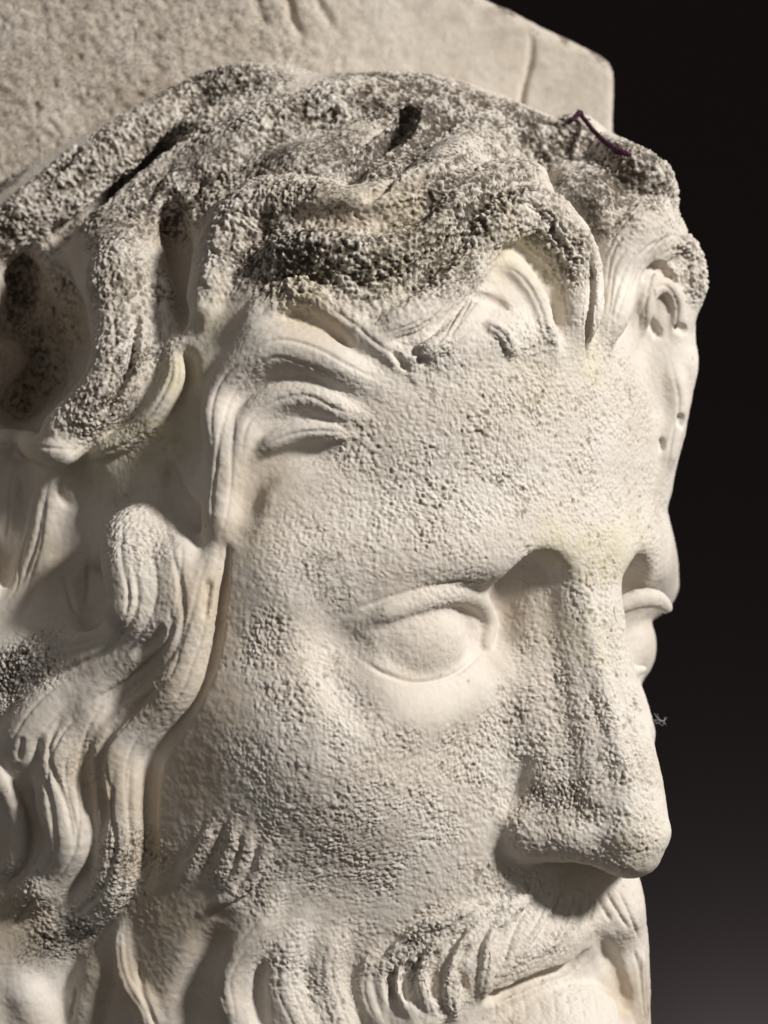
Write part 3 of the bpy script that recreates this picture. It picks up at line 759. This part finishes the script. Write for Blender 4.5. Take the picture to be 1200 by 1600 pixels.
QL = LAB[Q].min(1)
cnt = np.bincount(QL, minlength=len(PARTS))
names = {p: i for i, p in reversed(list(enumerate(PARTS)))}
for i in range(len(PARTS)):                       # specks of a lock that ended up nearly buried stay with the mass they lie on
    if i in PARENT and cnt[i] < 260: QL[QL == i] = names[PARENT[i]]
grime = np.clip(rr * .75 + .35 * lich_shade, 0, 1) * (.55 + .45 * ss(rel, .25, .75)) * (0.6 + 0.4 * patch)  # hair grime, deepened by the painted shade of trenches and side hollow
attrs = dict(grime=grime, grain=np.maximum(gg, rr), warm=warm, ochre=ochre, pit=pit, lichen=np.clip(lich_shade, 0, 1.2), pore=rel)  # lichen channel also carries the shade painted into trenches
OB = {}
for i, nm in enumerate(PARTS):
    sel = QL == i
    if not sel.any(): continue
    o = piece(nm, V, N, Q, sel, attrs)
    place(o, OB[names[PARENT[i]]] if i in PARENT else root)
    OB[i] = o
OB[HAIR]['label'] = 'wavy hair speckled with dark lichen on its upper side'
z = np.zeros(len(BV), np.float32)
place(piece("backing_block", BV, vnormals(BV, BQ), BQ, np.ones(len(BQ), bool),
            dict(grime=.24 + .2 * left + .25 * ss(vnoise(BV, 110, 78), .4, .75), grain=.3 + .5 * left, warm=.15 + z, ochre=z, pit=np.clip(bpit, 0, 1), lichen=.75 * top_edge * ss(vnoise(BV, 20, 76), .4, .7) + .30 * left + .08, pore=.5 + z)), root)

# ------------------------------------------------------------------ small loose things
def simple(name, rgb, rough=.8):
    m = bpy.data.materials.new(name); m.use_nodes = True
    nt = m.node_tree; b = nt.nodes["Principled BSDF"]; b.inputs["Roughness"].default_value = rough
    n = nt.nodes.new("ShaderNodeTexNoise"); n.inputs["Scale"].default_value = 300; n.inputs["Detail"].default_value = 4
    r = nt.nodes.new("ShaderNodeValToRGB")
    r.color_ramp.elements[0].color = (*[c * .55 for c in rgb], 1); r.color_ramp.elements[1].color = (*[min(1, c * 1.3) for c in rgb], 1)
    tc = nt.nodes.new("ShaderNodeTexCoord"); nt.links.new(tc.outputs["Object"], n.inputs["Vector"])
    nt.links.new(n.outputs["Fac"], r.inputs[0]); nt.links.new(r.outputs[0], b.inputs["Base Color"])
    return m

def fibres(name, paths, mat, seg=6):
    vs, qs = [], []
    for p in paths:
        p = np.asarray(p, np.float64); n = len(p); base = len(vs)
        t = np.gradient(p[:, :3], axis=0); t /= np.linalg.norm(t, axis=1, keepdims=True) + 1e-9
        a = np.cross(t, [0.31, 0.9, 0.22]); a /= np.linalg.norm(a, axis=1, keepdims=True); b = np.cross(t, a)
        for i in range(n):
            for k in range(seg):
                w_ = 2 * math.pi * k / seg
                vs.append(p[i, :3] + p[i, 3] * (a[i] * math.cos(w_) + b[i] * math.sin(w_)))
        for i in range(n - 1):
            for k in range(seg):
                k2 = (k + 1) % seg
                qs.append((base + i * seg + k, base + i * seg + k2, base + (i + 1) * seg + k2, base + (i + 1) * seg + k))
    me = make_mesh(name, np.array(vs) * S, np.array(qs))
    me.polygons.foreach_set("use_smooth", np.ones(len(qs), bool)); me.materials.append(mat)
    o = bpy.data.objects.new(name, me); C.objects.link(o); return o

rng = np.random.default_rng(5)
uv = np.array([(889, 189), (896, 186), (903, 178), (908, 177), (911, 184), (917, 191), (926, 203), (934, 211), (944, 221), (955, 229), (966, 236), (978, 241), (983, 244)], float)
h, n = hits(uv[:, 0], uv[:, 1] + 14)
dep = smooth1(np.minimum(h[:, 1], np.median(h[:, 1]) + 20), 6) - 6
pts = np.stack([(uv[:, 0] - 600) * (D + dep) / D, dep, (800 - uv[:, 1]) * (D + dep) / D], 1)
main = spline(np.column_stack([pts, [3, 5, 6, 6, 5, 5, 5, 5, 5, 5, 6, 8, 5]]), 3)
ph = np.arange(len(main)) * .55
strands = []
for k in range(3):
    q = main.copy(); q[:, 1] += 2.2 * np.cos(ph + k * 2.1); q[:, 2] += 2.2 * np.sin(ph + k * 2.1); q[:, 3] *= .62; strands.append(q)
for k in range(26):
    i = rng.integers(0, len(main) - 8); s0 = main[i, :3]
    dv = rng.normal(0, 1, 3); dv /= np.linalg.norm(dv); L = rng.uniform(6, 15)
    t = np.linspace(0, 1, 6)[:, None]
    strands.append(np.column_stack([s0 + dv * t * L + rng.normal(0, 1, 3) * 4 * t * t, np.full(6, .8)]))
th = fibres("thread", strands, simple("dark_red_wool", (0.055, 0.009, 0.028), .95))
th["label"] = "frayed dark red woollen thread caught on the top of the stone hair"; th["category"] = "thread"

def wisp(name, centre, n, L, r, seed, label):
    g = np.random.default_rng(seed); ps = []
    for k in range(n):
        s0 = np.array(centre) + g.normal(0, L * .12, 3); a = g.normal(0, 1, 3); a[1] *= .4; b = g.normal(0, 1, 3)
        t = np.linspace(-.5, .5, 9)[:, None]
        ps.append(np.column_stack([s0 + a * t * L * .7 + b * (t * t) * L * .9, np.full(9, r)]))
    o = fibres(name, ps, simple(name + "_grey", (.30, .30, .31), .9), 4)
    o["label"] = label; o["category"] = "dust"
    return o
wisp("dust_fluff", P(1031, 1126, -225), 7, 20, .38, 3, "tiny grey fluff clinging to the far cheek against the dark background")
hh, _ = hits([55], [572])
wisp("cobweb", hh[0] + [0, -10, 0], 8, 52, .45, 8, "thin grey cobweb strands in the dark hollow of the side hair")

# ------------------------------------------------------------------ what lies behind
def plane(name, co, rgb, lbl):
    me = bpy.data.meshes.new(name); me.from_pydata(co, [], [(0, 1, 2, 3)])
    me.materials.append(simple(name + "_paint", rgb, .95))
    o = bpy.data.objects.new(name, me); C.objects.link(o); o["kind"] = "structure"; o["label"] = lbl; return o
plane("wall", [(-5, 2.6, -1.5), (5, 2.6, -1.5), (5, 2.6, 3), (-5, 2.6, 3)], (.056, .040, .038), "dark wall far behind the head, out of focus")
plane("floor", [(-5, -3, -1.504), (5, -3, -1.504), (5, 2.6, -1.504), (-5, 2.6, -1.504)], (.08, .08, .08), "dark floor below")
